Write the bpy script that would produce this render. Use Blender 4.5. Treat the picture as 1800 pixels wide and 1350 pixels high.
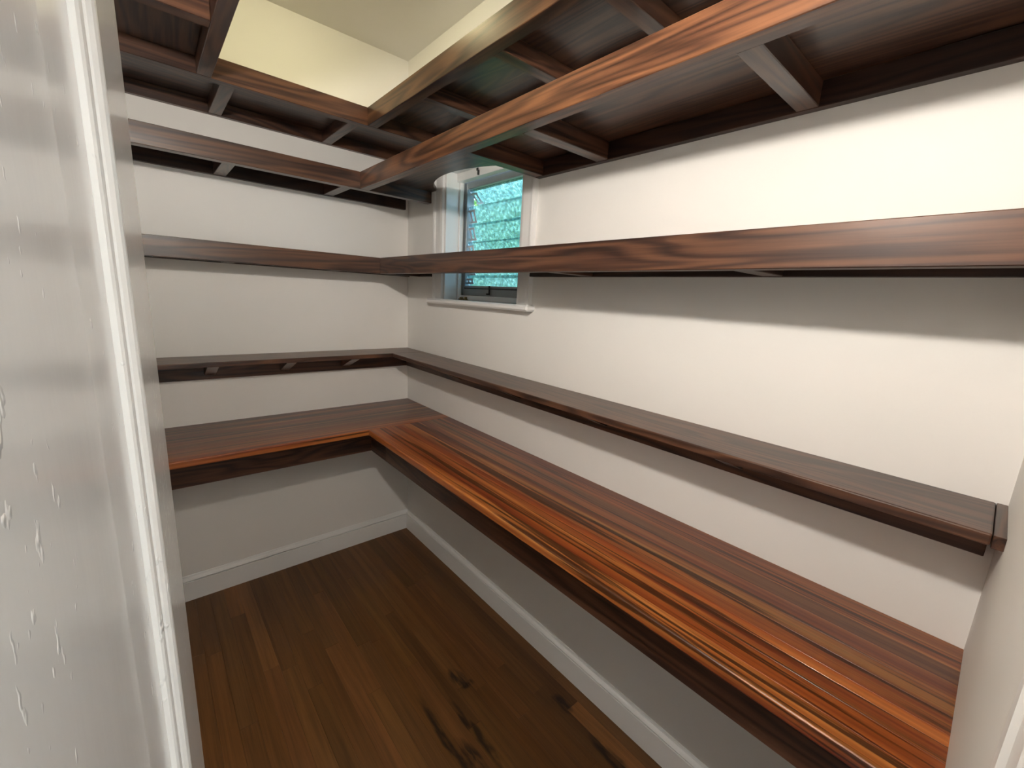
import bpy, bmesh, math, random
from mathutils import Matrix, Vector

scene = bpy.context.scene
for o in list(bpy.data.objects):
    bpy.data.objects.remove(o)
COL = scene.collection
random.seed(7)

# ------------------------------------------------------------------ camera
# world axes: back wall is y = 0, right wall is x = 0, the room lies at x < 0, y < 0
F_PX = 748.4
YAW, PITCH, ROLL = -0.7167, -0.2033, 0.0525
CAM = Vector((-1.2081, -2.3718, 1.5361))
fw = Vector((-math.sin(YAW) * math.cos(PITCH), math.cos(YAW) * math.cos(PITCH), math.sin(PITCH)))
rt = Vector((math.cos(YAW), math.sin(YAW), 0))
up = rt.cross(fw)
r2 = rt * math.cos(ROLL) + up * math.sin(ROLL)
u2 = -rt * math.sin(ROLL) + up * math.cos(ROLL)
cam_data = bpy.data.cameras.new('camera')
cam_data.sensor_width = 36
cam_data.lens = F_PX / 1800 * 36
cam_data.clip_start = 0.005
cam = bpy.data.objects.new('camera', cam_data)
COL.objects.link(cam)
m = Matrix((r2, u2, -fw)).transposed().to_4x4()
m.translation = CAM
cam.matrix_world = m
scene.camera = cam

# ------------------------------------------------------------------ world and exposure
SKY_STRENGTH = 3.6
HALL_FILL_STRENGTH = 115.0
BULB_STRENGTH = 590.0
CEILING_LIGHT_STRENGTH = 43.0
world = bpy.data.worlds.new('sky')
scene.world = world
world.use_nodes = True
wn = world.node_tree
bg = wn.nodes['Background']
bg.inputs['Color'].default_value = (0.52, 0.74, 1.0, 1)
bg.inputs['Strength'].default_value = SKY_STRENGTH
# high sun over the roof: it lights the garden and cannot shine into the window
sun_d = bpy.data.lights.new('sun', 'SUN')
sun_d.energy = 4.0
sun_d.angle = 0.01
sun_d.color = (1.0, 0.93, 0.78)
sun = bpy.data.objects.new('sun', sun_d)
sun.rotation_euler = Vector((0.55, 0.15, -0.8)).to_track_quat('-Z', 'Y').to_euler()
COL.objects.link(sun)
scene.view_settings.view_transform = 'Standard'
scene.view_settings.look = 'None'
scene.view_settings.gamma = 1
scene.view_settings.use_curve_mapping = False
scene.view_settings.exposure = 0.96

# ------------------------------------------------------------------ materials
def new_mat(name):
    mt = bpy.data.materials.new(name)
    mt.use_nodes = True
    nt = mt.node_tree
    return mt, nt, nt.nodes['Principled BSDF']

def N(nt, kind, **kw):
    n = nt.nodes.new(kind)
    for k, v in kw.items():
        setattr(n, k, v)
    return n

def ramp(nt, stops):
    r = N(nt, 'ShaderNodeValToRGB')
    e = r.color_ramp.elements
    while len(e) < len(stops):
        e.new(0.5)
    for i, (p, c) in enumerate(stops):
        e[i].position = p
        e[i].color = (*c, 1)
    return r

def noise(nt, vec, scale, detail=3, rough=0.55, dist=0.0):
    n = N(nt, 'ShaderNodeTexNoise')
    n.inputs['Scale'].default_value = scale
    n.inputs['Detail'].default_value = detail
    n.inputs['Roughness'].default_value = rough
    n.inputs['Distortion'].default_value = dist
    nt.links.new(vec, n.inputs['Vector'])
    return n

def mapping(nt, vec, scale, loc=None):
    mp = N(nt, 'ShaderNodeMapping')
    mp.inputs['Scale'].default_value = scale
    nt.links.new(vec, mp.inputs['Vector'])
    if loc is not None:
        nt.links.new(loc, mp.inputs['Location'])
    return mp.outputs[0]

def math_n(nt, op, a, b=None):
    n = N(nt, 'ShaderNodeMath', operation=op)
    for i, v in enumerate((a, b)):
        if v is None:
            continue
        if isinstance(v, (int, float)):
            n.inputs[i].default_value = v
        else:
            nt.links.new(v, n.inputs[i])
    return n.outputs[0]

def mix_col(nt, fac, a, b, blend='MIX'):
    n = N(nt, 'ShaderNodeMix', data_type='RGBA', blend_type=blend)
    for key, v in (('Factor', fac), ('A', a), ('B', b)):
        sock = [s for s in n.inputs if s.name == key and s.enabled][0]
        if isinstance(v, (int, float)):
            sock.default_value = v
        elif isinstance(v, tuple):
            sock.default_value = (*v, 1)
        else:
            nt.links.new(v, sock)
    return [s for s in n.outputs if s.enabled][0]

def bump(nt, height, strength, dist, bsdf):
    b = N(nt, 'ShaderNodeBump')
    b.inputs['Strength'].default_value = strength
    b.inputs['Distance'].default_value = dist
    nt.links.new(height, b.inputs['Height'])
    nt.links.new(b.outputs[0], bsdf.inputs['Normal'])

def wall_paint(name, col, rough=0.6):
    mt, nt, b = new_mat(name)
    tc = N(nt, 'ShaderNodeTexCoord').outputs['Object']
    n1 = noise(nt, tc, 3.0, 4)
    c = mix_col(nt, n1.outputs[0], tuple(x * 0.97 for x in col), tuple(min(1, x * 1.02) for x in col))
    nt.links.new(c, b.inputs['Base Color'])
    b.inputs['Roughness'].default_value = rough
    n2 = noise(nt, tc, 220.0, 3)
    bump(nt, n2.outputs[0], 0.12, 0.001, b)
    return mt

def gloss_paint(name, col, rough=0.22, lumps=0.25, drips=0.0):
    mt, nt, b = new_mat(name)
    tc = N(nt, 'ShaderNodeTexCoord').outputs['Object']
    b.inputs['Base Color'].default_value = (*col, 1)
    b.inputs['Roughness'].default_value = rough
    n1 = noise(nt, mapping(nt, tc, (60, 60, 12)), 1.0, 3)
    h = math_n(nt, 'MULTIPLY', n1.outputs[0], lumps)
    if drips:
        n2 = noise(nt, mapping(nt, tc, (170, 170, 110)), 1.0, 2)
        n3 = noise(nt, mapping(nt, tc, (9, 9, 4)), 1.0, 2)
        sp = ramp(nt, [(0.71, (0, 0, 0)), (0.80, (1, 1, 1))])
        nt.links.new(math_n(nt, 'ADD', n2.outputs[0], math_n(nt, 'MULTIPLY', math_n(nt, 'SUBTRACT', n3.outputs[0], 0.5), 0.5)), sp.inputs[0])
        h = math_n(nt, 'ADD', h, math_n(nt, 'MULTIPLY', sp.outputs[0], drips))
    bump(nt, h, 1.0, 0.0007, b)
    return mt

def wood(name, dark, mid, light, rough=0.34, ring=70.0, stretch=0.8, width=8.0, coat=0.0):
    """Long-grain timber: local X runs along the board."""
    mt, nt, b = new_mat(name)
    tc = N(nt, 'ShaderNodeTexCoord').outputs['Object']
    oi = N(nt, 'ShaderNodeObjectInfo')
    cv = N(nt, 'ShaderNodeCombineXYZ')
    for i, f in enumerate((37.0, 91.0, 53.0)):
        nt.links.new(math_n(nt, 'MULTIPLY', oi.outputs['Random'], f), cv.inputs[i])
    base = mapping(nt, tc, (stretch, width, width), cv.outputs[0])
    big = noise(nt, base, 1.0, 2, 0.5, 0.6)
    rings = math_n(nt, 'SINE', math_n(nt, 'MULTIPLY', big.outputs[0], ring))
    rings = math_n(nt, 'POWER', math_n(nt, 'MULTIPLY', math_n(nt, 'ADD', rings, 1.0), 0.5), 0.7)
    fib = noise(nt, mapping(nt, tc, (5, 190, 190), cv.outputs[0]), 1.0, 4, 0.65)
    med = noise(nt, mapping(nt, tc, (1.6, 34, 34), cv.outputs[0]), 1.0, 3, 0.6)
    v = math_n(nt, 'MULTIPLY', rings, 0.26)
    v = math_n(nt, 'ADD', v, math_n(nt, 'MULTIPLY', fib.outputs[0], 0.36))
    v = math_n(nt, 'ADD', v, math_n(nt, 'MULTIPLY', med.outputs[0], 0.45))
    r = ramp(nt, [(0.34, dark), (0.52, mid), (0.74, light)])
    nt.links.new(v, r.inputs[0])
    tone = math_n(nt, 'ADD', math_n(nt, 'MULTIPLY', oi.outputs['Random'], 0.3), 0.85)
    hs = N(nt, 'ShaderNodeHueSaturation')
    nt.links.new(tone, hs.inputs['Value'])
    nt.links.new(mix_col(nt, 1.0, r.outputs[0], oi.outputs['Color'], 'MULTIPLY'), hs.inputs['Color'])
    nt.links.new(hs.outputs[0], b.inputs['Base Color'])
    b.inputs['Roughness'].default_value = rough
    b.inputs['Coat Weight'].default_value = coat
    b.inputs['Coat Roughness'].default_value = 0.15
    bump(nt, fib.outputs[0], 0.08, 0.0006, b)
    return mt

def tigerwood(name):
    mt, nt, b = new_mat(name)
    tc = N(nt, 'ShaderNodeTexCoord').outputs['Object']
    oi = N(nt, 'ShaderNodeObjectInfo')
    cv = N(nt, 'ShaderNodeCombineXYZ')
    for i, f in enumerate((29.0, 71.0, 43.0)):
        nt.links.new(math_n(nt, 'MULTIPLY', oi.outputs['Random'], f), cv.inputs[i])
    a = noise(nt, mapping(nt, tc, (0.5, 22, 22), cv.outputs[0]), 1.0, 3, 0.55, 0.25)
    r = ramp(nt, [(0.30, (0.045, 0.012, 0.007)), (0.41, (0.17, 0.036, 0.013)), (0.50, (0.255, 0.076, 0.023)), (0.58, (0.36, 0.125, 0.034)), (0.70, (0.50, 0.23, 0.075))])
    nt.links.new(a.outputs[0], r.inputs[0])
    fib = noise(nt, mapping(nt, tc, (4, 160, 160), cv.outputs[0]), 1.0, 4, 0.6)
    c = mix_col(nt, 0.55, r.outputs[0], fib.outputs[0], 'OVERLAY')
    # dark mineral streaks
    s = noise(nt, mapping(nt, tc, (0.75, 36, 36), cv.outputs[0]), 1.0, 4, 0.6, 0.5)
    sm = ramp(nt, [(0.54, (0, 0, 0)), (0.595, (1, 1, 1))])
    nt.links.new(s.outputs[0], sm.inputs[0])
    c = mix_col(nt, math_n(nt, 'MULTIPLY', sm.outputs[0], 0.86), c, (0.026, 0.009, 0.006))
    hs = N(nt, 'ShaderNodeHueSaturation')
    nt.links.new(math_n(nt, 'ADD', math_n(nt, 'MULTIPLY', oi.outputs['Random'], 0.1), 0.95), hs.inputs['Value'])
    nt.links.new(mix_col(nt, 1.0, c, oi.outputs['Color'], 'MULTIPLY'), hs.inputs['Color'])
    nt.links.new(hs.outputs[0], b.inputs['Base Color'])
    b.inputs['Roughness'].default_value = 0.3
    b.inputs['Coat Weight'].default_value = 0.2
    b.inputs['Coat Roughness'].default_value = 0.16
    bump(nt, fib.outputs[0], 0.05, 0.0005, b)
    return mt

def floor_wood(name):
    mt, nt, b = new_mat(name)
    tc = N(nt, 'ShaderNodeTexCoord').outputs['Object']
    oi = N(nt, 'ShaderNodeObjectInfo')
    cv = N(nt, 'ShaderNodeCombineXYZ')
    for i, f in enumerate((31.0, 83.0, 47.0)):
        nt.links.new(math_n(nt, 'MULTIPLY', oi.outputs['Random'], f), cv.inputs[i])
    a = noise(nt, mapping(nt, tc, (1.5, 40, 40), cv.outputs[0]), 1.0, 4, 0.6, 0.6)
    f = noise(nt, mapping(nt, tc, (6, 260, 260), cv.outputs[0]), 1.0, 3, 0.6)
    v = math_n(nt, 'ADD', math_n(nt, 'MULTIPLY', a.outputs[0], 0.7), math_n(nt, 'MULTIPLY', f.outputs[0], 0.3))
    r = ramp(nt, [(0.3, (0.078, 0.033, 0.011)), (0.5, (0.13, 0.056, 0.018)), (0.75, (0.19, 0.083, 0.026))])
    nt.links.new(v, r.inputs[0])
    c = mix_col(nt, 1.0, r.outputs[0], oi.outputs['Color'], 'MULTIPLY')
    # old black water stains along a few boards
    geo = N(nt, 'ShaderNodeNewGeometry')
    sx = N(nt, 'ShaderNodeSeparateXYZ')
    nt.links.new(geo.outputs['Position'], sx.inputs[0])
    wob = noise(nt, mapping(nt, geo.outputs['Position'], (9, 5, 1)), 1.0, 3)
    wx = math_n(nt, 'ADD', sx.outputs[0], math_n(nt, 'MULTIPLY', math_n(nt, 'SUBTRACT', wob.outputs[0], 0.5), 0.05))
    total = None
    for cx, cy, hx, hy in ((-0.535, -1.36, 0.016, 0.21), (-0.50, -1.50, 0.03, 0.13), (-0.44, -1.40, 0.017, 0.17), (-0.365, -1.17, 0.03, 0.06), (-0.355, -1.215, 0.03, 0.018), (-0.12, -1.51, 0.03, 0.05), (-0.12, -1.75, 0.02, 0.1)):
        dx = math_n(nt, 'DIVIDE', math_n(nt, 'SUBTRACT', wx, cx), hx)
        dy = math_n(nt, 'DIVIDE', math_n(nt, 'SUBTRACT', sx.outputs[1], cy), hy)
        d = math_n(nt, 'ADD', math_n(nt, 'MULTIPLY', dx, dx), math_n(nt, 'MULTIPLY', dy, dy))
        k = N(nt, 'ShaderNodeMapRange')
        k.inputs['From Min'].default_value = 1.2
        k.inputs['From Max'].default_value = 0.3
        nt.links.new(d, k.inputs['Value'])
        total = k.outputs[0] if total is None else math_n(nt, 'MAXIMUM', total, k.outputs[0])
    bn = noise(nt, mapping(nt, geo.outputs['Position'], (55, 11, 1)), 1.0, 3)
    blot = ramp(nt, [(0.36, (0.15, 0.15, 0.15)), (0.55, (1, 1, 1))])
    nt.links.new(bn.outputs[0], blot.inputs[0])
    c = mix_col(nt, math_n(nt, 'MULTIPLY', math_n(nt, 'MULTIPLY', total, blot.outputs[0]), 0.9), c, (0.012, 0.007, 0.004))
    nt.links.new(c, b.inputs['Base Color'])
    b.inputs['Roughness'].default_value = 0.42
    b.inputs['Specular IOR Level'].default_value = 0.35
    bump(nt, f.outputs[0], 0.1, 0.0005, b)
    return mt

def plain(name, col, rough=0.5, metal=0.0):
    mt, nt, b = new_mat(name)
    tc = N(nt, 'ShaderNodeTexCoord').outputs['Object']
    n1 = noise(nt, tc, 25.0, 3)
    nt.links.new(mix_col(nt, n1.outputs[0], tuple(x * 0.88 for x in col), tuple(min(1, x * 1.08) for x in col)), b.inputs['Base Color'])
    b.inputs['Roughness'].default_value = rough
    b.inputs['Metallic'].default_value = metal
    return mt

def glass_mat(name):
    mt, nt, b = new_mat(name)
    b.inputs['Transmission Weight'].default_value = 1.0
    b.inputs['Roughness'].default_value = 0.03
    b.inputs['IOR'].default_value = 1.45
    tc = N(nt, 'ShaderNodeTexCoord').outputs['Object']
    n1 = noise(nt, mapping(nt, tc, (60, 60, 60)), 1.0, 4, 0.65, 0.6)
    r = ramp(nt, [(0.38, (0.16, 0.30, 0.32)), (0.52, (0.30, 0.52, 0.55)), (0.66, (0.62, 0.82, 0.80))])
    nt.links.new(n1.outputs[0], r.inputs[0])
    nt.links.new(r.outputs[0], b.inputs['Base Color'])
    bump(nt, n1.outputs[0], 0.5, 0.002, b)
    return mt

def emit(name, col, strength):
    mt, nt, b = new_mat(name)
    b.inputs['Base Color'].default_value = (0.9, 0.9, 0.9, 1)
    b.inputs['Emission Color'].default_value = (*col, 1)
    b.inputs['Emission Strength'].default_value = strength
    return mt

M_WALL = wall_paint('warm white wall paint', (0.87, 0.85, 0.815))
M_CEIL = wall_paint('ceiling paint', (0.86, 0.845, 0.80))
M_TRIM = gloss_paint('white trim paint', (0.87, 0.865, 0.85), 0.3, 0.15)
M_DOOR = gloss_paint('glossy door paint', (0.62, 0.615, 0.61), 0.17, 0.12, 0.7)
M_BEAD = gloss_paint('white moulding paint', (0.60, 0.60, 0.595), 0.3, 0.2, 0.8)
M_WALNUT = wood('walnut', (0.020, 0.009, 0.006), (0.058, 0.025, 0.015), (0.125, 0.056, 0.029), 0.3)
M_LEDGER = wood('darker walnut', (0.012, 0.006, 0.004), (0.028, 0.012, 0.008), (0.055, 0.024, 0.014), 0.4)  # walnut in a much darker tone, for shelf ledgers
M_TIGER = tigerwood('striped hardwood')
M_APRON = wood('dark apron wood', (0.022, 0.009, 0.006), (0.062, 0.024, 0.013), (0.12, 0.05, 0.026), 0.42)
M_FLOOR = floor_wood('stained oak')
M_GLASS = glass_mat('obscure louvre glass')
M_METAL = plain('greyed aluminium', (0.34, 0.37, 0.38), 0.45, 0.6)
M_CLIP = plain('pale clip metal', (0.62, 0.68, 0.72), 0.4, 0.3)
M_DARKMETAL = plain('blackened metal', (0.05, 0.05, 0.05), 0.5, 0.5)
M_BRASS = plain('tarnished brass', (0.25, 0.17, 0.07), 0.4, 0.8)
M_LEAF = plain('leaf green', (0.12, 0.26, 0.06), 0.6)
M_BARK = plain('bark', (0.12, 0.08, 0.05), 0.8)
M_GROUND = plain('garden soil and grass', (0.10, 0.16, 0.05), 0.9)
M_EAVE = plain('dark painted eave', (0.06, 0.055, 0.05), 0.7)
M_PORCELAIN = plain('white porcelain', (0.8, 0.8, 0.78), 0.25)
M_BULB = emit('lit bulb', (1.0, 0.93, 0.84), BULB_STRENGTH)
M_HALL_FILL = emit('hall fill globe', (1.0, 0.95, 0.88), HALL_FILL_STRENGTH)
M_DOME = emit('lit dome', (1.0, 0.91, 0.52), CEILING_LIGHT_STRENGTH)

# ------------------------------------------------------------------ helpers
def empty(name, loc, label=None, cat=None, group=None, kind=None):
    o = bpy.data.objects.new(name, None)
    o.empty_display_size = 0.05
    o.location = loc
    COL.objects.link(o)
    tag(o, label, cat, group, kind)
    return o

def tag(o, label=None, cat=None, group=None, kind=None):
    for k, v in (('label', label), ('category', cat), ('group', group), ('kind', kind)):
        if v:
            o[k] = v
    return o

def link(name, bm, mat, parent=None, loc=(0, 0, 0), rot=None, smooth=False):
    bmesh.ops.recalc_face_normals(bm, faces=bm.faces)
    me = bpy.data.meshes.new(name)
    bm.to_mesh(me)
    bm.free()
    if smooth:
        for f in me.polygons:
            f.use_smooth = True
    me.materials.append(mat)
    o = bpy.data.objects.new(name, me)
    COL.objects.link(o)
    off = world_loc(parent) if parent else Vector((0, 0, 0))
    o.location = Vector(loc) - off
    if rot:
        o.rotation_euler = rot
    if parent:
        o.parent = parent
    return o

def world_loc(o):
    v = Vector((0, 0, 0))
    while o:
        v += o.location
        o = o.parent
    return v

def box_bm(bm, x0, x1, y0, y1, z0, z1):
    vs = [bm.verts.new((x, y, z)) for z in (z0, z1) for y in (y0, y1) for x in (x0, x1)]
    for f in ((0, 2, 3, 1), (4, 5, 7, 6), (0, 1, 5, 4), (2, 6, 7, 3), (0, 4, 6, 2), (1, 3, 7, 5)):
        bm.faces.new([vs[i] for i in f])

def bevel(bm, w, seg=1):
    if w > 0:
        bmesh.ops.bevel(bm, geom=list(bm.edges), offset=w, segments=seg, affect='EDGES', profile=0.5)

ROT = {'x': None, 'y': (0, 0, math.pi / 2), 'z': (0, -math.pi / 2, 0)}

def board(name, xs, ys, zs, mat, parent=None, axis='x', bev=0.0015, seg=1):
    """A board with its grain (local X) along the given world axis."""
    x0, x1 = sorted(xs); y0, y1 = sorted(ys); z0, z1 = sorted(zs)
    dx, dy, dz = x1 - x0, y1 - y0, z1 - z0
    L, W, H = {'x': (dx, dy, dz), 'y': (dy, dx, dz), 'z': (dz, dy, dx)}[axis]
    bm = bmesh.new()
    box_bm(bm, -L / 2, L / 2, -W / 2, W / 2, -H / 2, H / 2)
    bevel(bm, min(bev, 0.3 * min(L, W, H)), seg)
    c = ((x0 + x1) / 2, (y0 + y1) / 2, (z0 + z1) / 2)
    return link(name, bm, mat, parent, c, ROT[axis])

def prism(name, pts, lo, hi, plane, mat, parent=None, origin=(0, 0, 0), smooth=False):
    """Extrude a closed outline. plane 'xy' -> along z, 'xz' -> along y, 'yz' -> along x."""
    bm = bmesh.new()
    def put(p, t):
        a, b = p
        v = {'xy': (a, b, t), 'xz': (a, t, b), 'yz': (t, a, b)}[plane]
        return bm.verts.new(Vector(v) - Vector(origin))
    A = [put(p, lo) for p in pts]
    B = [put(p, hi) for p in pts]
    n = len(pts)
    bm.faces.new(A); bm.faces.new(B[::-1])
    for i in range(n):
        bm.faces.new((A[i], A[(i + 1) % n], B[(i + 1) % n], B[i]))
    return link(name, bm, mat, parent, origin, None, smooth)

def lathe(name, prof, mat, parent, loc, axis='z', seg=28):
    bm = bmesh.new()
    rings = []
    for r, h in prof:
        ring = []
        for k in range(seg):
            a = 2 * math.pi * k / seg
            c, s = r * math.cos(a), r * math.sin(a)
            ring.append(bm.verts.new({'z': (c, s, h), 'x': (h, c, s), 'y': (c, h, s)}[axis]))
        rings.append(ring)
    for a, b in zip(rings, rings[1:]):
        for k in range(seg):
            bm.faces.new((a[k], a[(k + 1) % seg], b[(k + 1) % seg], b[k]))
    bm.faces.new(rings[0]); bm.faces.new(rings[-1])
    return link(name, bm, mat, parent, loc, None, True)

# ------------------------------------------------------------------ room shell
LEFT, FRONT, CEIL = -1.345, -2.4286, 2.74
T = 0.16
WY0, WY1, WZ0, WZ1 = -1.0, -0.395, 1.497, 2.14      # window opening in the right wall
DX0, DX1, DZ = -1.262, -0.862, 2.05                  # doorway in the front wall

def wall(name, boxes, mat=M_WALL):
    bm = bmesh.new()
    for b_ in boxes:
        box_bm(bm, *b_)
    o = link(name, bm, mat)
    o['kind'] = 'structure'
    return o

wall('wall_back', [(LEFT - T, T, 0, T, -0.02, CEIL)])
wall('wall_right', [(0, T, FRONT - T, WY0, -0.02, CEIL), (0, T, WY1, 0, -0.02, CEIL), (0, T, WY0, WY1, -0.02, WZ0), (0, T, WY0, WY1, WZ1, CEIL)])
wall('wall_left', [(LEFT - T, LEFT, FRONT - T, 0, -0.02, CEIL)])
wall('wall_front', [(LEFT, DX0, FRONT - T, FRONT, -0.02, CEIL), (DX1, 0, FRONT - T, FRONT, -0.02, CEIL), (DX0, DX1, FRONT - T, FRONT, DZ, CEIL)])
wall('ceiling', [(LEFT - T, T, FRONT - T, T, CEIL, CEIL + 0.1)], M_CEIL)
# the hallway outside the doorway, with daylight coming in from its far end
HY = -4.0
wall('wall_hall', [(-2.6, 1.2, HY - 0.1, HY, -0.02, CEIL), (-2.7, -2.6, HY - 0.1, FRONT - T, -0.02, CEIL),
                   (-2.6, LEFT - T, FRONT - T, FRONT - T + 0.1, -0.02, CEIL), (T, 1.2, FRONT - T, FRONT - T + 0.1, -0.02, CEIL)])
wall('ceiling_hall', [(-2.7, 1.2, HY - 0.1, FRONT - T, CEIL, CEIL + 0.1)], M_CEIL)

# floor: subfloor and strip boards running towards the back wall
floor = wall('floor', [(-2.7, T, HY - 0.1, T, -0.14, -0.018)], M_APRON)
PW = 0.0572
cache = {}
def plank(x0, y0, y1, tone):
    Lr = round(y1 - y0, 2)
    if Lr not in cache:
        bm = bmesh.new()
        box_bm(bm, -Lr / 2 + 0.0002, Lr / 2 - 0.0002, -PW / 2 + 0.0001, PW / 2 - 0.0001, -0.009, 0.009)
        bevel(bm, 0.0005)
        bmesh.ops.recalc_face_normals(bm, faces=bm.faces)
        me = bpy.data.meshes.new('plank'); bm.to_mesh(me); bm.free()
        me.materials.append(M_FLOOR)
        cache[Lr] = me
    o = bpy.data.objects.new('plank', cache[Lr])
    COL.objects.link(o)
    o.parent = floor
    o.location = (x0 + PW / 2, y0 + Lr / 2, -0.009)
    o.rotation_euler = (0, 0, math.pi / 2)
    o.color = (*tone, 1)

rng = random.Random(21)
nrow = int(math.ceil((-LEFT) / PW))
# board ends that the photograph shows, by row index counted from the right wall
special = {1: [(-1.54, 1.0)], 6: [(-1.21, 1.0)]}
for i in range(nrow):
    x0 = -(i + 1) * PW
    if x0 < LEFT - 0.001:
        x0 = x0
    cuts = [special[i][0][0]] if i in special else []
    if not cuts:
        y = -rng.uniform(0.2, 0.9)
        while y > FRONT - 0.1:
            cuts.append(round(y, 2)); y -= rng.choice((0.5, 0.7, 0.9, 1.1))
    edges = [0.0] + cuts + [round(FRONT - 0.16, 2)]
    for k, (a, b_) in enumerate(zip(edges, edges[1:])):
        if a - b_ < 0.03:
            continue
        t = rng.uniform(0.82, 1.15)
        if i in (16, 17) and k == 0:
            t = 1.45
        if i == 1:
            t = 0.7 if k == 0 else 1.75
        plank(x0, b_, a, (t * rng.uniform(0.97, 1.05), t, t * rng.uniform(0.9, 1.05)))

# baseboards: flat board, small groove, cap moulding
def bb_profile(s):
    return [(0, 0), (s * 0.015, 0), (s * 0.015, 0.097), (s * 0.006, 0.098), (s * 0.006, 0.102), (s * 0.0145, 0.103), (s * 0.017, 0.108), (s * 0.012, 0.116), (s * 0.007, 0.121), (s * 0.004, 0.128), (0, 0.129)]
bb = prism('baseboard_back', bb_profile(-1), LEFT, 0, 'yz', M_TRIM); bb['kind'] = 'structure'
bb = prism('baseboard_right', bb_profile(-1), FRONT, -0.0172, 'xz', M_TRIM); bb['kind'] = 'structure'

# inner door casing on the front wall, right of the doorway
cas = [(DX1, FRONT), (DX1, FRONT + 0.006), (DX1 + 0.008, FRONT + 0.009), (DX1 + 0.036, FRONT + 0.009), (DX1 + 0.042, FRONT + 0.012), (DX1 + 0.056, FRONT + 0.012), (DX1 + 0.062, FRONT + 0.008), (DX1 + 0.062, FRONT)]
tr = prism('trim_1', cas, 0.0, DZ + 0.06, 'xy', M_TRIM); tr['kind'] = 'structure'

# ------------------------------------------------------------------ open door at the left
door = empty('door_1', (DX0 + 0.01, FRONT, 0.01), kind='structure')
TAN = 0.061
def dface(y, off=0.0):        # door face line in plan; y counts from the camera towards the back wall
    return (CAM.x - 0.0234 + TAN * y + off, CAM.y + y)
D_END, D_START = 0.47, -0.05
DTOP = 2.035
th = 0.036
# the stile next to the free edge
stile = [dface(0.255), dface(D_END - 0.003), dface(D_END, -0.003), dface(D_END, -th), dface(0.255, -th)]
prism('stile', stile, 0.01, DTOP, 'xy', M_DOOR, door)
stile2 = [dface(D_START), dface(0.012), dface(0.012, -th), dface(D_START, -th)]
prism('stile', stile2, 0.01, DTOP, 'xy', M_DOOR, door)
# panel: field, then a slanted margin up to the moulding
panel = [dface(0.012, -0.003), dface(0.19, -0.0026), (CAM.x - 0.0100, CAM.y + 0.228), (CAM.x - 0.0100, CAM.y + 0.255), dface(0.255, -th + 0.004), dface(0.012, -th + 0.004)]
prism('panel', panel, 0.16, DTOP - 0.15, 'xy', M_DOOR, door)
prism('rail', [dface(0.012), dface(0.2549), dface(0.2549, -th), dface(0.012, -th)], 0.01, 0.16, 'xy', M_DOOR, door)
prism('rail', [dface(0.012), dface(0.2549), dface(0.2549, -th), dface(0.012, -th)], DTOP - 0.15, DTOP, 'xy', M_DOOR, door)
# double bead moulding
def bead(y0, y1, x_lo, x_hi, name='bead'):
    pts = []
    for k in range(9):
        a = math.pi * k / 8
        yy = (y0 + y1) / 2 - (y1 - y0) / 2 * math.cos(a)
        xx = x_lo + (x_hi - x_lo) * (math.sin(a) ** 0.7)
        pts.append((CAM.x + xx, CAM.y + yy))
    pts.append((CAM.x - 0.0135, CAM.y + y1)); pts.append((CAM.x - 0.0135, CAM.y + y0))
    return prism(name, pts, 0.161, DTOP - 0.151, 'xy', M_BEAD, door, smooth=False)
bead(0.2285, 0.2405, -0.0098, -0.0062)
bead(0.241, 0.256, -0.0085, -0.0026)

# ------------------------------------------------------------------ window
win = empty('window_1', (0, (WY0 + WY1) / 2, WZ0), kind='structure')
def wbox(name, xs, ys, zs, mat=M_TRIM, parent=win, axis='y', bev=0.002):
    return board(name, xs, ys, zs, mat, parent, axis, bev)
def casing(y_in, s):
    # s = +1 -> casing runs from the opening towards the back wall
    pr = [(0, 0), (-0.012, 0), (-0.014, 0.008), (-0.016, 0.016), (-0.016, 0.055), (-0.021, 0.06), (-0.023, 0.072), (-0.02, 0.08), (0, 0.08)]
    pts = [(a, y_in + s * b_) for a, b_ in pr]
    return prism('casing', pts, 1.503, 2.219, 'xy', M_TRIM, win)
casing(WY1, 1)
casing(WY0, -1)
hp = [(0, 0), (-0.012, 0), (-0.016, 0.016), (-0.016, 0.055), (-0.023, 0.072), (-0.02, 0.0785), (0, 0.0785)]
prism('head_casing', [(a, WZ1 + b_) for a, b_ in hp], WY0, WY1, 'xz', M_TRIM, win)
wbox('stool', (-0.045, 0.11), (WY0 - 0.1, WY1 + 0.1), (1.478, 1.503), bev=0.008)
wbox('jamb', (0.0, T), (WY1 - 0.016, WY1), (1.503, WZ1), axis='z')
wbox('jamb', (0.0, T), (WY0, WY0 + 0.016), (1.503, WZ1), axis='z')
wbox('head_jamb', (0.0, T), (WY0 + 0.016, WY1 - 0.016), (WZ1 - 0.016, WZ1))
# inner stop strips
wbox('stop', (0.075, 0.095), (WY1 - 0.028, WY1 - 0.016), (1.503, WZ1 - 0.016), axis='z')
wbox('head_stop', (0.06, 0.1), (WY0 + 0.016, WY1 - 0.016), (WZ1 - 0.055, WZ1 - 0.016))
sash = (0.105, 0.15)
SY0, SY1 = WY0 + 0.016, WY1 - 0.016
wbox('sash_stile', sash, (SY1 - 0.03, SY1), (1.52, 2.09), M_METAL, axis='z')
wbox('sash_stile', sash, (SY0, SY0 + 0.03), (1.52, 2.09), M_METAL, axis='z')
wbox('sash_rail', sash, (SY0 + 0.03, SY1 - 0.03), (2.055, 2.09), M_METAL)
wbox('sash_rail', sash, (SY0 + 0.03, SY1 - 0.03), (1.52, 1.578), M_METAL)
wbox('sill', (0.1, T + 0.03), (SY0, SY1), (1.503, 1.52), M_METAL)
wbox('sill_step', (0.082, 0.104), (SY0, SY1), (1.503, 1.528))
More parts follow.
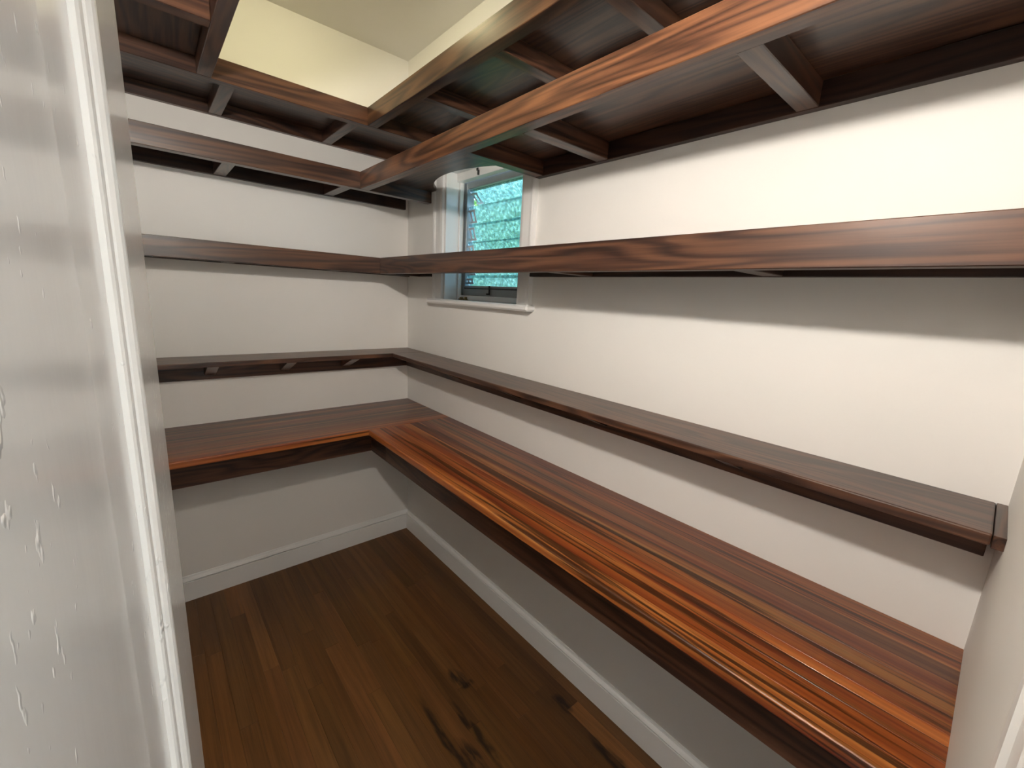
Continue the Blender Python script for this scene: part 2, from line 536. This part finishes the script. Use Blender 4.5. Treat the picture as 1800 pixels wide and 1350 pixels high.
wbox('sash_bead', (0.1, 0.105), (SY0 + 0.03, SY1 - 0.03), (1.562, 1.568), M_DARKMETAL)
# louvre blades
blade_edges = [(2.052, 0.80), (1.972, 0.30), (1.886, 0.30), (1.798, 0.30), (1.711, 0.30), (1.632, 0.30)]
for zt, tilt in blade_edges:
    h = 0.094 if zt > 1.64 else 0.06
    bm = bmesh.new()
    box_bm(bm, -0.0025, 0.0025, SY0 + 0.034, SY1 - 0.034, -h, 0.0)
    bevel(bm, 0.001)
    bmesh.ops.rotate(bm, cent=(0, 0, 0), matrix=Matrix.Rotation(-tilt, 3, 'Y'), verts=bm.verts)
    blade = link('louvre_blade', bm, M_GLASS, win, (0.118, 0, zt))
    for ys in ((SY1 - 0.085, SY1 - 0.031), (SY0 + 0.031, SY0 + 0.06)):
        bm = bmesh.new()
        ya, yb = ys
        # open clip: two prongs joined at the ends, turned with the blade
        box_bm(bm, -0.006, -0.0035, ya, yb, -h + 0.014, -h + 0.024)
        box_bm(bm, -0.006, -0.0035, ya, yb, -0.026, -0.016)
        box_bm(bm, -0.006, -0.0035, ya + 0.004, ya + 0.016, -h + 0.024, -0.026)
        box_bm(bm, -0.006, -0.0035, yb - 0.020, yb - 0.008, -h + 0.024, -0.026)
        bmesh.ops.rotate(bm, cent=(0, 0, 0), matrix=Matrix.Rotation(-tilt, 3, 'Y'), verts=bm.verts)
        link('blade_clip', bm, M_CLIP, blade, (0.116, 0, zt))
# small hook at the bottom rail, eyelet on the head, latch on the stool
hk = bmesh.new(); box_bm(hk, -0.006, 0, -0.004, 0.004, 0, 0.045); box_bm(hk, -0.02, -0.006, -0.004, 0.004, 0, 0.008); bevel(hk, 0.001)
link('hook', hk, M_DARKMETAL, win, (0.105, -0.66, 1.535))
hk = bmesh.new(); box_bm(hk, -0.008, 0, -0.004, 0.004, 0, 0.022); box_bm(hk, -0.012, -0.008, -0.007, 0.007, 0.018, 0.03); bevel(hk, 0.001)
link('eyelet', hk, M_DARKMETAL, win, (0.06, -0.6, 2.088))
hk = bmesh.new(); box_bm(hk, 0, 0.02, -0.035, 0.035, 0, 0.006); box_bm(hk, 0.004, 0.014, -0.03, -0.015, 0.006, 0.016); box_bm(hk, 0.004, 0.014, 0.01, 0.028, 0.006, 0.014); bevel(hk, 0.001)
link('latch', hk, M_BRASS, win, (0.07, -0.47, 1.503))

# ------------------------------------------------------------------ worktops
CT0, CT1 = 0.8504, 0.8787
CR, CB = -0.4448, -0.4783
GAP = 0.0002
def worktop(name, label, axis, lo, hi, front, back, tones, apron_front, apz):
    """staves lie side by side from the wall (back) to the open edge (front)"""
    base = (front / 2, (lo + hi) / 2, CT0) if axis == 'y' else ((lo + hi) / 2, front / 2, CT0)
    root = empty(name, base, label, 'worktop', 'striped hardwood worktops')
    ns = len(tones)
    rg = random.Random(5 if axis == 'y' else 9)
    cuts = [0.0]
    for _ in range(ns):
        cuts.append(cuts[-1] + rg.uniform(0.7, 1.3))
    cuts = [back + (front - back) * c / cuts[-1] for c in cuts]
    for k in range(ns):
        a, b_ = cuts[k] - GAP, cuts[k + 1] + GAP * 0
        last = k == ns - 1
        L = hi - lo
        w = abs(b_ - a)
        bm = bmesh.new()
        box_bm(bm, -L / 2, L / 2, -w / 2, w / 2, -(CT1 - CT0) / 2, (CT1 - CT0) / 2)
        if last:
            sgn = 1 if axis == 'y' else -1
            long_edges = [e for e in bm.edges if abs(e.verts[0].co.x - e.verts[1].co.x) > L / 2 and sgn * e.verts[0].co.y > 0]
            bmesh.ops.bevel(bm, geom=long_edges, offset=0.005, segments=3, affect='EDGES', profile=0.5)
        else:
            bevel(bm, 0.0002)
        mid = (a + b_) / 2
        c = (mid, (lo + hi) / 2, (CT0 + CT1) / 2) if axis == 'y' else ((lo + hi) / 2, mid, (CT0 + CT1) / 2)
        st = link('stave', bm, M_TIGER, root, c, ROT[axis])
        st.color = (*tones[k], 1)
    f = apron_front
    if axis == 'y':
        board('apron', (f, f + 0.022), (lo, hi), (apz, CT0), M_APRON, root, 'y')
        board('wall_cleat', (-0.022, 0), (lo, hi), (CT0 - 0.05, CT0), M_APRON, root, 'y')
    else:
        board('apron', (lo, hi), (f, f + 0.022), (apz, CT0), M_APRON, root, 'x')
        board('wall_cleat', (lo, hi), (-0.022, 0), (CT0 - 0.05, CT0), M_APRON, root, 'x')
        # short return under the corner that meets the apron of the long worktop
        board('apron_return', (-0.3615, -0.3395), (front, f), (apz, CT0), M_APRON, root, 'y')
    return root
worktop('worktop', 'striped orange and dark brown hardwood worktop along the white wall under the window', 'y', FRONT, CB - 0.0008, CR, 0.0,
        [(0.62, 0.55, 0.62), (0.75, 0.62, 0.6), (0.45, 0.5, 0.6), (0.95, 1.0, 1.0), (0.75, 0.8, 0.85), (1.15, 1.2, 1.1), (1.1, 0.8, 0.6), (1.2, 1.15, 0.95), (0.95, 0.7, 0.55), (1.15, 1.0, 0.8)], -0.3615, 0.7022)
worktop('worktop', 'short greyish brown striped hardwood worktop along the wall with no window', 'x', LEFT, 0.0, CB, 0.0,
        [(0.6, 0.65, 0.75), (0.75, 0.8, 0.9), (0.5, 0.6, 0.75), (0.85, 0.9, 0.95), (0.6, 0.7, 0.8), (0.8, 0.85, 0.9), (0.55, 0.62, 0.7), (0.9, 0.95, 1.0), (0.6, 0.6, 0.65), (1.2, 1.15, 0.9)], -0.3016, 0.7022)

# ------------------------------------------------------------------ shelves
RAIL, RIB, TB, LED = 0.042, 0.045, 0.0195, 0.024
S1 = (2.2202, 2.2919); S2 = (1.982, 2.0555); S3 = (1.6155, 1.6944)
G = 0.0004

def back_shelf(label, z, depth, rib_x, x_hi=-0.0):
    z0, z1 = z
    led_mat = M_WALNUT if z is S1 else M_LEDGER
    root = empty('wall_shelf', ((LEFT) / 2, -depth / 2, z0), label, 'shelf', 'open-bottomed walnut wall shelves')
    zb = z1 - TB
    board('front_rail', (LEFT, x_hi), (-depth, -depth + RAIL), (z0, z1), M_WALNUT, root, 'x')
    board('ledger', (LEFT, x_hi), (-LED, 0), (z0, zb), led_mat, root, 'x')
    board('top_board', (LEFT, x_hi), (-depth + RAIL + G, 0), (zb, z1 - 0.0005), M_WALNUT, root, 'x')
    for x in rib_x:
        board('rib', (x - RIB / 2, x + RIB / 2), (-depth + RAIL, -LED), (z0 + 0.001, zb), M_WALNUT, root, 'y')
    return root

RX = (-0.90, -0.446)
back_shelf('walnut wall shelf nearest the ceiling on the windowless wall, open ribs beneath', S1, 0.4128, RX)
back_shelf('second walnut wall shelf below the ceiling on the windowless wall, ending beside the window', S2, 0.3092, RX, -0.0245)
back_shelf('third walnut wall shelf below the ceiling on the windowless wall, level with the window', S3, 0.1875, RX, -0.0)

def right_shelf(label, z, depth, y_start, rib_y, led_from, cut=None, rail_tone=(1, 1, 1)):
    z0, z1 = z
    root = empty('wall_shelf', (-depth / 2, (FRONT + y_start) / 2, z0), label, 'shelf', 'open-bottomed walnut wall shelves')
    zb = z1 - TB
    ys = (FRONT, y_start - G)
    fr = board('front_rail', (-depth, -depth + RAIL), ys, (z0, z1), M_WALNUT, root, 'y')
    fr.color = (*rail_tone, 1)
    for a, b_ in led_from:
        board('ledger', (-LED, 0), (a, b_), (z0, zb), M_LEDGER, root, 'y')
    xb = -depth + RAIL + G
    if cut is None:
        board('top_board', (xb, 0), ys, (zb, z1 - 0.0005), M_WALNUT, root, 'y')
    else:
        # board outline with the wall edge cut away in front of the window
        pts = [(xb, FRONT), (0, FRONT)] + cut + [(xb, y_start - G)]
        c = Vector((-depth / 2, (FRONT + y_start) / 2, zb))
        bm = bmesh.new()
        # local frame: X = world y, Y = -world x
        A = [bm.verts.new((p[1] - c.y, -(p[0] - c.x), 0)) for p in pts]
        B = [bm.verts.new((p[1] - c.y, -(p[0] - c.x), TB - 0.0005)) for p in pts]
        bm.faces.new(A); bm.faces.new(B[::-1])
        for i in range(len(pts)):
            j = (i + 1) % len(pts)
            bm.faces.new((A[i], A[j], B[j], B[i]))
        link('top_board', bm, M_WALNUT, root, c, ROT['y'])
    for y in rib_y:
        xe = -LED if any(a - 0.01 < y < b_ - 0.002 for a, b_ in led_from) else -0.001
        board('rib', (-depth + RAIL, xe), (y - RIB / 2, y + RIB / 2), (z0 + 0.001, zb), M_WALNUT, root, 'x')
    return root

right_shelf('walnut wall shelf nearest the ceiling above the window, open ribs beneath', S1, 0.3992, -0.4128,
            (-0.8225, -1.2575, -1.6335, -2.04), [(FRONT, -0.4132)], None, (1.1, 1.12, 1.0))
arc = []
R_ARC, CXA, CYA = 0.485, 0.325, -0.69
for k in range(25):
    a = math.radians(-47.5 + 95 * k / 24)
    x, y = CXA - R_ARC * math.cos(a), CYA + R_ARC * math.sin(a)
    if x < -0.0245:
        arc.append((x, y))
cut2 = [(0, -1.082), (-0.0245, -1.082)] + arc + [(-0.0245, -0.31)]
right_shelf('second walnut wall shelf below the ceiling, cut in a curve around the window top', S2, 0.3963, -0.3092,
            (-1.0865 - 0.0175, -1.4015, -1.978), [(FRONT, -1.0825)], cut2, (1.35, 1.28, 1.1))
cut3 = [(0, -1.082), (-0.0245, -1.082), (-0.0245, -0.314), (0, -0.314), (0, -0.188)]
right_shelf('walnut wall shelf crossing the middle of the window, plain brown front board', S3, 0.2536, -0.1875,
            (-1.381, -1.965), [(FRONT, -1.0825), (-0.312, -0.1885)], cut3)
# left wall, top level
def left_shelf(label, z, xf, y_start, rib_y):
    z0, z1 = z
    zb = z1 - TB
    root = empty('wall_shelf', ((LEFT + xf) / 2, (FRONT + y_start) / 2, z0), label, 'shelf', 'open-bottomed walnut wall shelves')
    ys = (FRONT + 0.03, y_start - G)
    board('front_rail', (xf - RAIL, xf), ys, (z0, z1), M_WALNUT, root, 'y')
    board('ledger', (LEFT, LEFT + LED), ys, (z0, zb), M_WALNUT, root, 'y')
    board('top_board', (LEFT, xf - RAIL - G), ys, (zb, z1 - 0.0005), M_WALNUT, root, 'y')
    for y in rib_y:
        board('rib', (LEFT + LED, xf - RAIL), (y - RIB / 2, y + RIB / 2), (z0 + 0.001, zb), M_WALNUT, root, 'x')
left_shelf('walnut wall shelf nearest the ceiling on the side of the open white door', S1, -0.953, -0.4128, (-0.79, -1.2, -1.62, -2.04))

# narrow shelf above the worktops: board on a wall ledger with small ribs
Z4, T4, LB4 = 1.1972, 0.021, 1.091
D4R, D4B = 0.1925, 0.2039
root = empty('narrow_shelf', (LEFT / 2, -D4B / 2, LB4), 'narrow dark walnut shelf just above the short worktop on the windowless wall', 'shelf', 'narrow walnut shelves above the worktops')
board('top_board', (LEFT, 0), (-D4B, 0), (Z4 - T4, Z4), M_WALNUT, root, 'x', 0.003, 2)
board('ledger', (LEFT, 0), (-0.02, 0), (LB4, Z4 - T4), M_APRON, root, 'x')
board('ledger_return', (-0.02, 0), (-D4B, -0.0205), (LB4, Z4 - T4), M_APRON, root, 'y')
for x in (-1.0, -0.69, -0.385):
    zt = Z4 - T4
    rb = prism('bracket', [(-0.02, zt - 0.066), (-0.02, zt), (-D4B + 0.03, zt), (-D4B + 0.03, zt - 0.006)], x - 0.021, x + 0.021, 'yz', M_WALNUT, root, (x, -0.1, zt))
    rb.color = (2.2, 2.4, 2.6, 1)  # paler grey tone paints in light bounced up from the worktop
root = empty('narrow_shelf', (-D4R / 2, (FRONT - D4B) / 2, LB4), 'long narrow dark walnut shelf on the window wall just above the worktop', 'shelf', 'narrow walnut shelves above the worktops')
board('top_board', (-D4R, 0), (FRONT + 0.0155, -D4B - G), (Z4 - T4, Z4), M_WALNUT, root, 'y', 0.003, 2)
board('end_block', (-D4R - 0.002, 0), (FRONT, FRONT + 0.0145), (Z4 - T4 - 0.002, Z4), M_WALNUT, root, 'x', 0.001)
board('ledger', (-0.02, 0), (FRONT + 0.012, -D4B - G), (LB4, Z4 - T4), M_APRON, root, 'y')
for y in (-0.6, -1.05, -1.5, -1.95):
    zt = Z4 - T4
    prism('bracket', [(-0.02, zt - 0.066), (-0.02, zt), (-D4R + 0.03, zt), (-D4R + 0.03, zt - 0.006)], y - 0.021, y + 0.021, 'xz', M_WALNUT, root, (-0.1, y, zt))

# ------------------------------------------------------------------ lamps
sc = empty('wall_lamp', (LEFT, -2.08, 2.075), 'small white porcelain wall lamp with bare round bulb above the open door', 'lamp')
lathe('backplate', [(0.045, 0.0), (0.045, 0.006), (0.038, 0.012), (0.02, 0.016)], M_PORCELAIN, sc, (LEFT, -2.08, 2.075), 'x')
lathe('socket', [(0.019, 0.014), (0.022, 0.03), (0.024, 0.07), (0.021, 0.078)], M_PORCELAIN, sc, (LEFT, -2.08, 2.075), 'x')
prof = [(0.013, 0.076)]
for k in range(1, 15):
    a = math.pi * (0.12 + 0.88 * k / 15)
    prof.append((0.034 * math.sin(a), 0.120 - 0.034 * math.cos(a)))
prof.append((0.002, 0.154))
lathe('bulb', prof, M_BULB, sc, (LEFT, -2.08, 2.075), 'x')

cl = empty('ceiling_light', (-0.66, -0.62, CEIL), 'small round warm dome light fixed to the ceiling', 'lamp')
lathe('base', [(0.07, 0.0), (0.07, -0.014), (0.062, -0.02)], M_PORCELAIN, cl, (-0.66, -0.62, CEIL))
lathe('dome', [(0.06, -0.02), (0.058, -0.035), (0.048, -0.055), (0.03, -0.068), (0.008, -0.073)], M_DOME, cl, (-0.66, -0.62, CEIL))

hl = empty('hall_fill_light', (-1.05, -3.25, CEIL), 'added unseen fill globe on the ceiling of the hall outside the doorway', 'lamp')  # added fill light, brightens the floor and the lower back wall
lathe('base', [(0.06, 0.0), (0.06, -0.012), (0.045, -0.02)], M_PORCELAIN, hl, (-1.05, -3.25, CEIL))
lathe('globe', [(0.035, -0.02)] + [(0.075 * math.sin(math.pi * (0.15 + 0.85 * k / 12)), -0.087 + 0.075 * math.cos(math.pi * (0.15 + 0.85 * k / 12))) for k in range(12)] + [(0.004, -0.162)], M_HALL_FILL, hl, (-1.05, -3.25, CEIL))

# ------------------------------------------------------------------ garden behind the window
g = wall('ground', [(0.4, 14, -10, 12, -0.6, -0.5)], M_GROUND)
bm = bmesh.new(); box_bm(bm, T, 0.75, -2.6, 1.2, 2.42, 2.5)
ev = link('roof_eave', bm, M_EAVE); ev['kind'] = 'structure'
def tree(loc, rx, rz, n, seed, label):
    root = empty('garden_tree', loc, label, 'tree', 'trees outside the window')
    lathe('trunk', [(0.16, 0), (0.12, 0.5), (0.10, 1.2), (0.06, 2.2)], M_BARK, root, loc, 'z', 10)
    r = random.Random(seed)
    bm = bmesh.new()
    for _ in range(n):
        while True:
            v = Vector((r.uniform(-1, 1), r.uniform(-1, 1), r.uniform(-1, 1)))
            if 0.3 < v.length < 1:
                break
        c = Vector((v.x * rx, v.y * rx, 2.2 + v.z * rz))
        s = r.uniform(0.08, 0.16)
        rot = Matrix.Rotation(r.uniform(0, 6.28), 3, 'Z') @ Matrix.Rotation(r.uniform(-1.2, 1.2), 3, 'X')
        q = [bm.verts.new(c + rot @ Vector(p)) for p in ((0, -s, 0), (s * 0.5, 0, s * 0.12), (0, s, 0), (-s * 0.5, 0, s * 0.12))]
        bm.faces.new(q)
    f = link('foliage', bm, M_LEAF, root, loc)
    f['kind'] = 'stuff'
tree((3.0, 3.0, -0.5), 1.5, 1.9, 1500, 1, 'leafy green tree outside the window, nearest the house')
tree((6.3, 6.7, -0.5), 2.7, 2.9, 3600, 2, 'widest leafy green tree, standing further off in the garden')
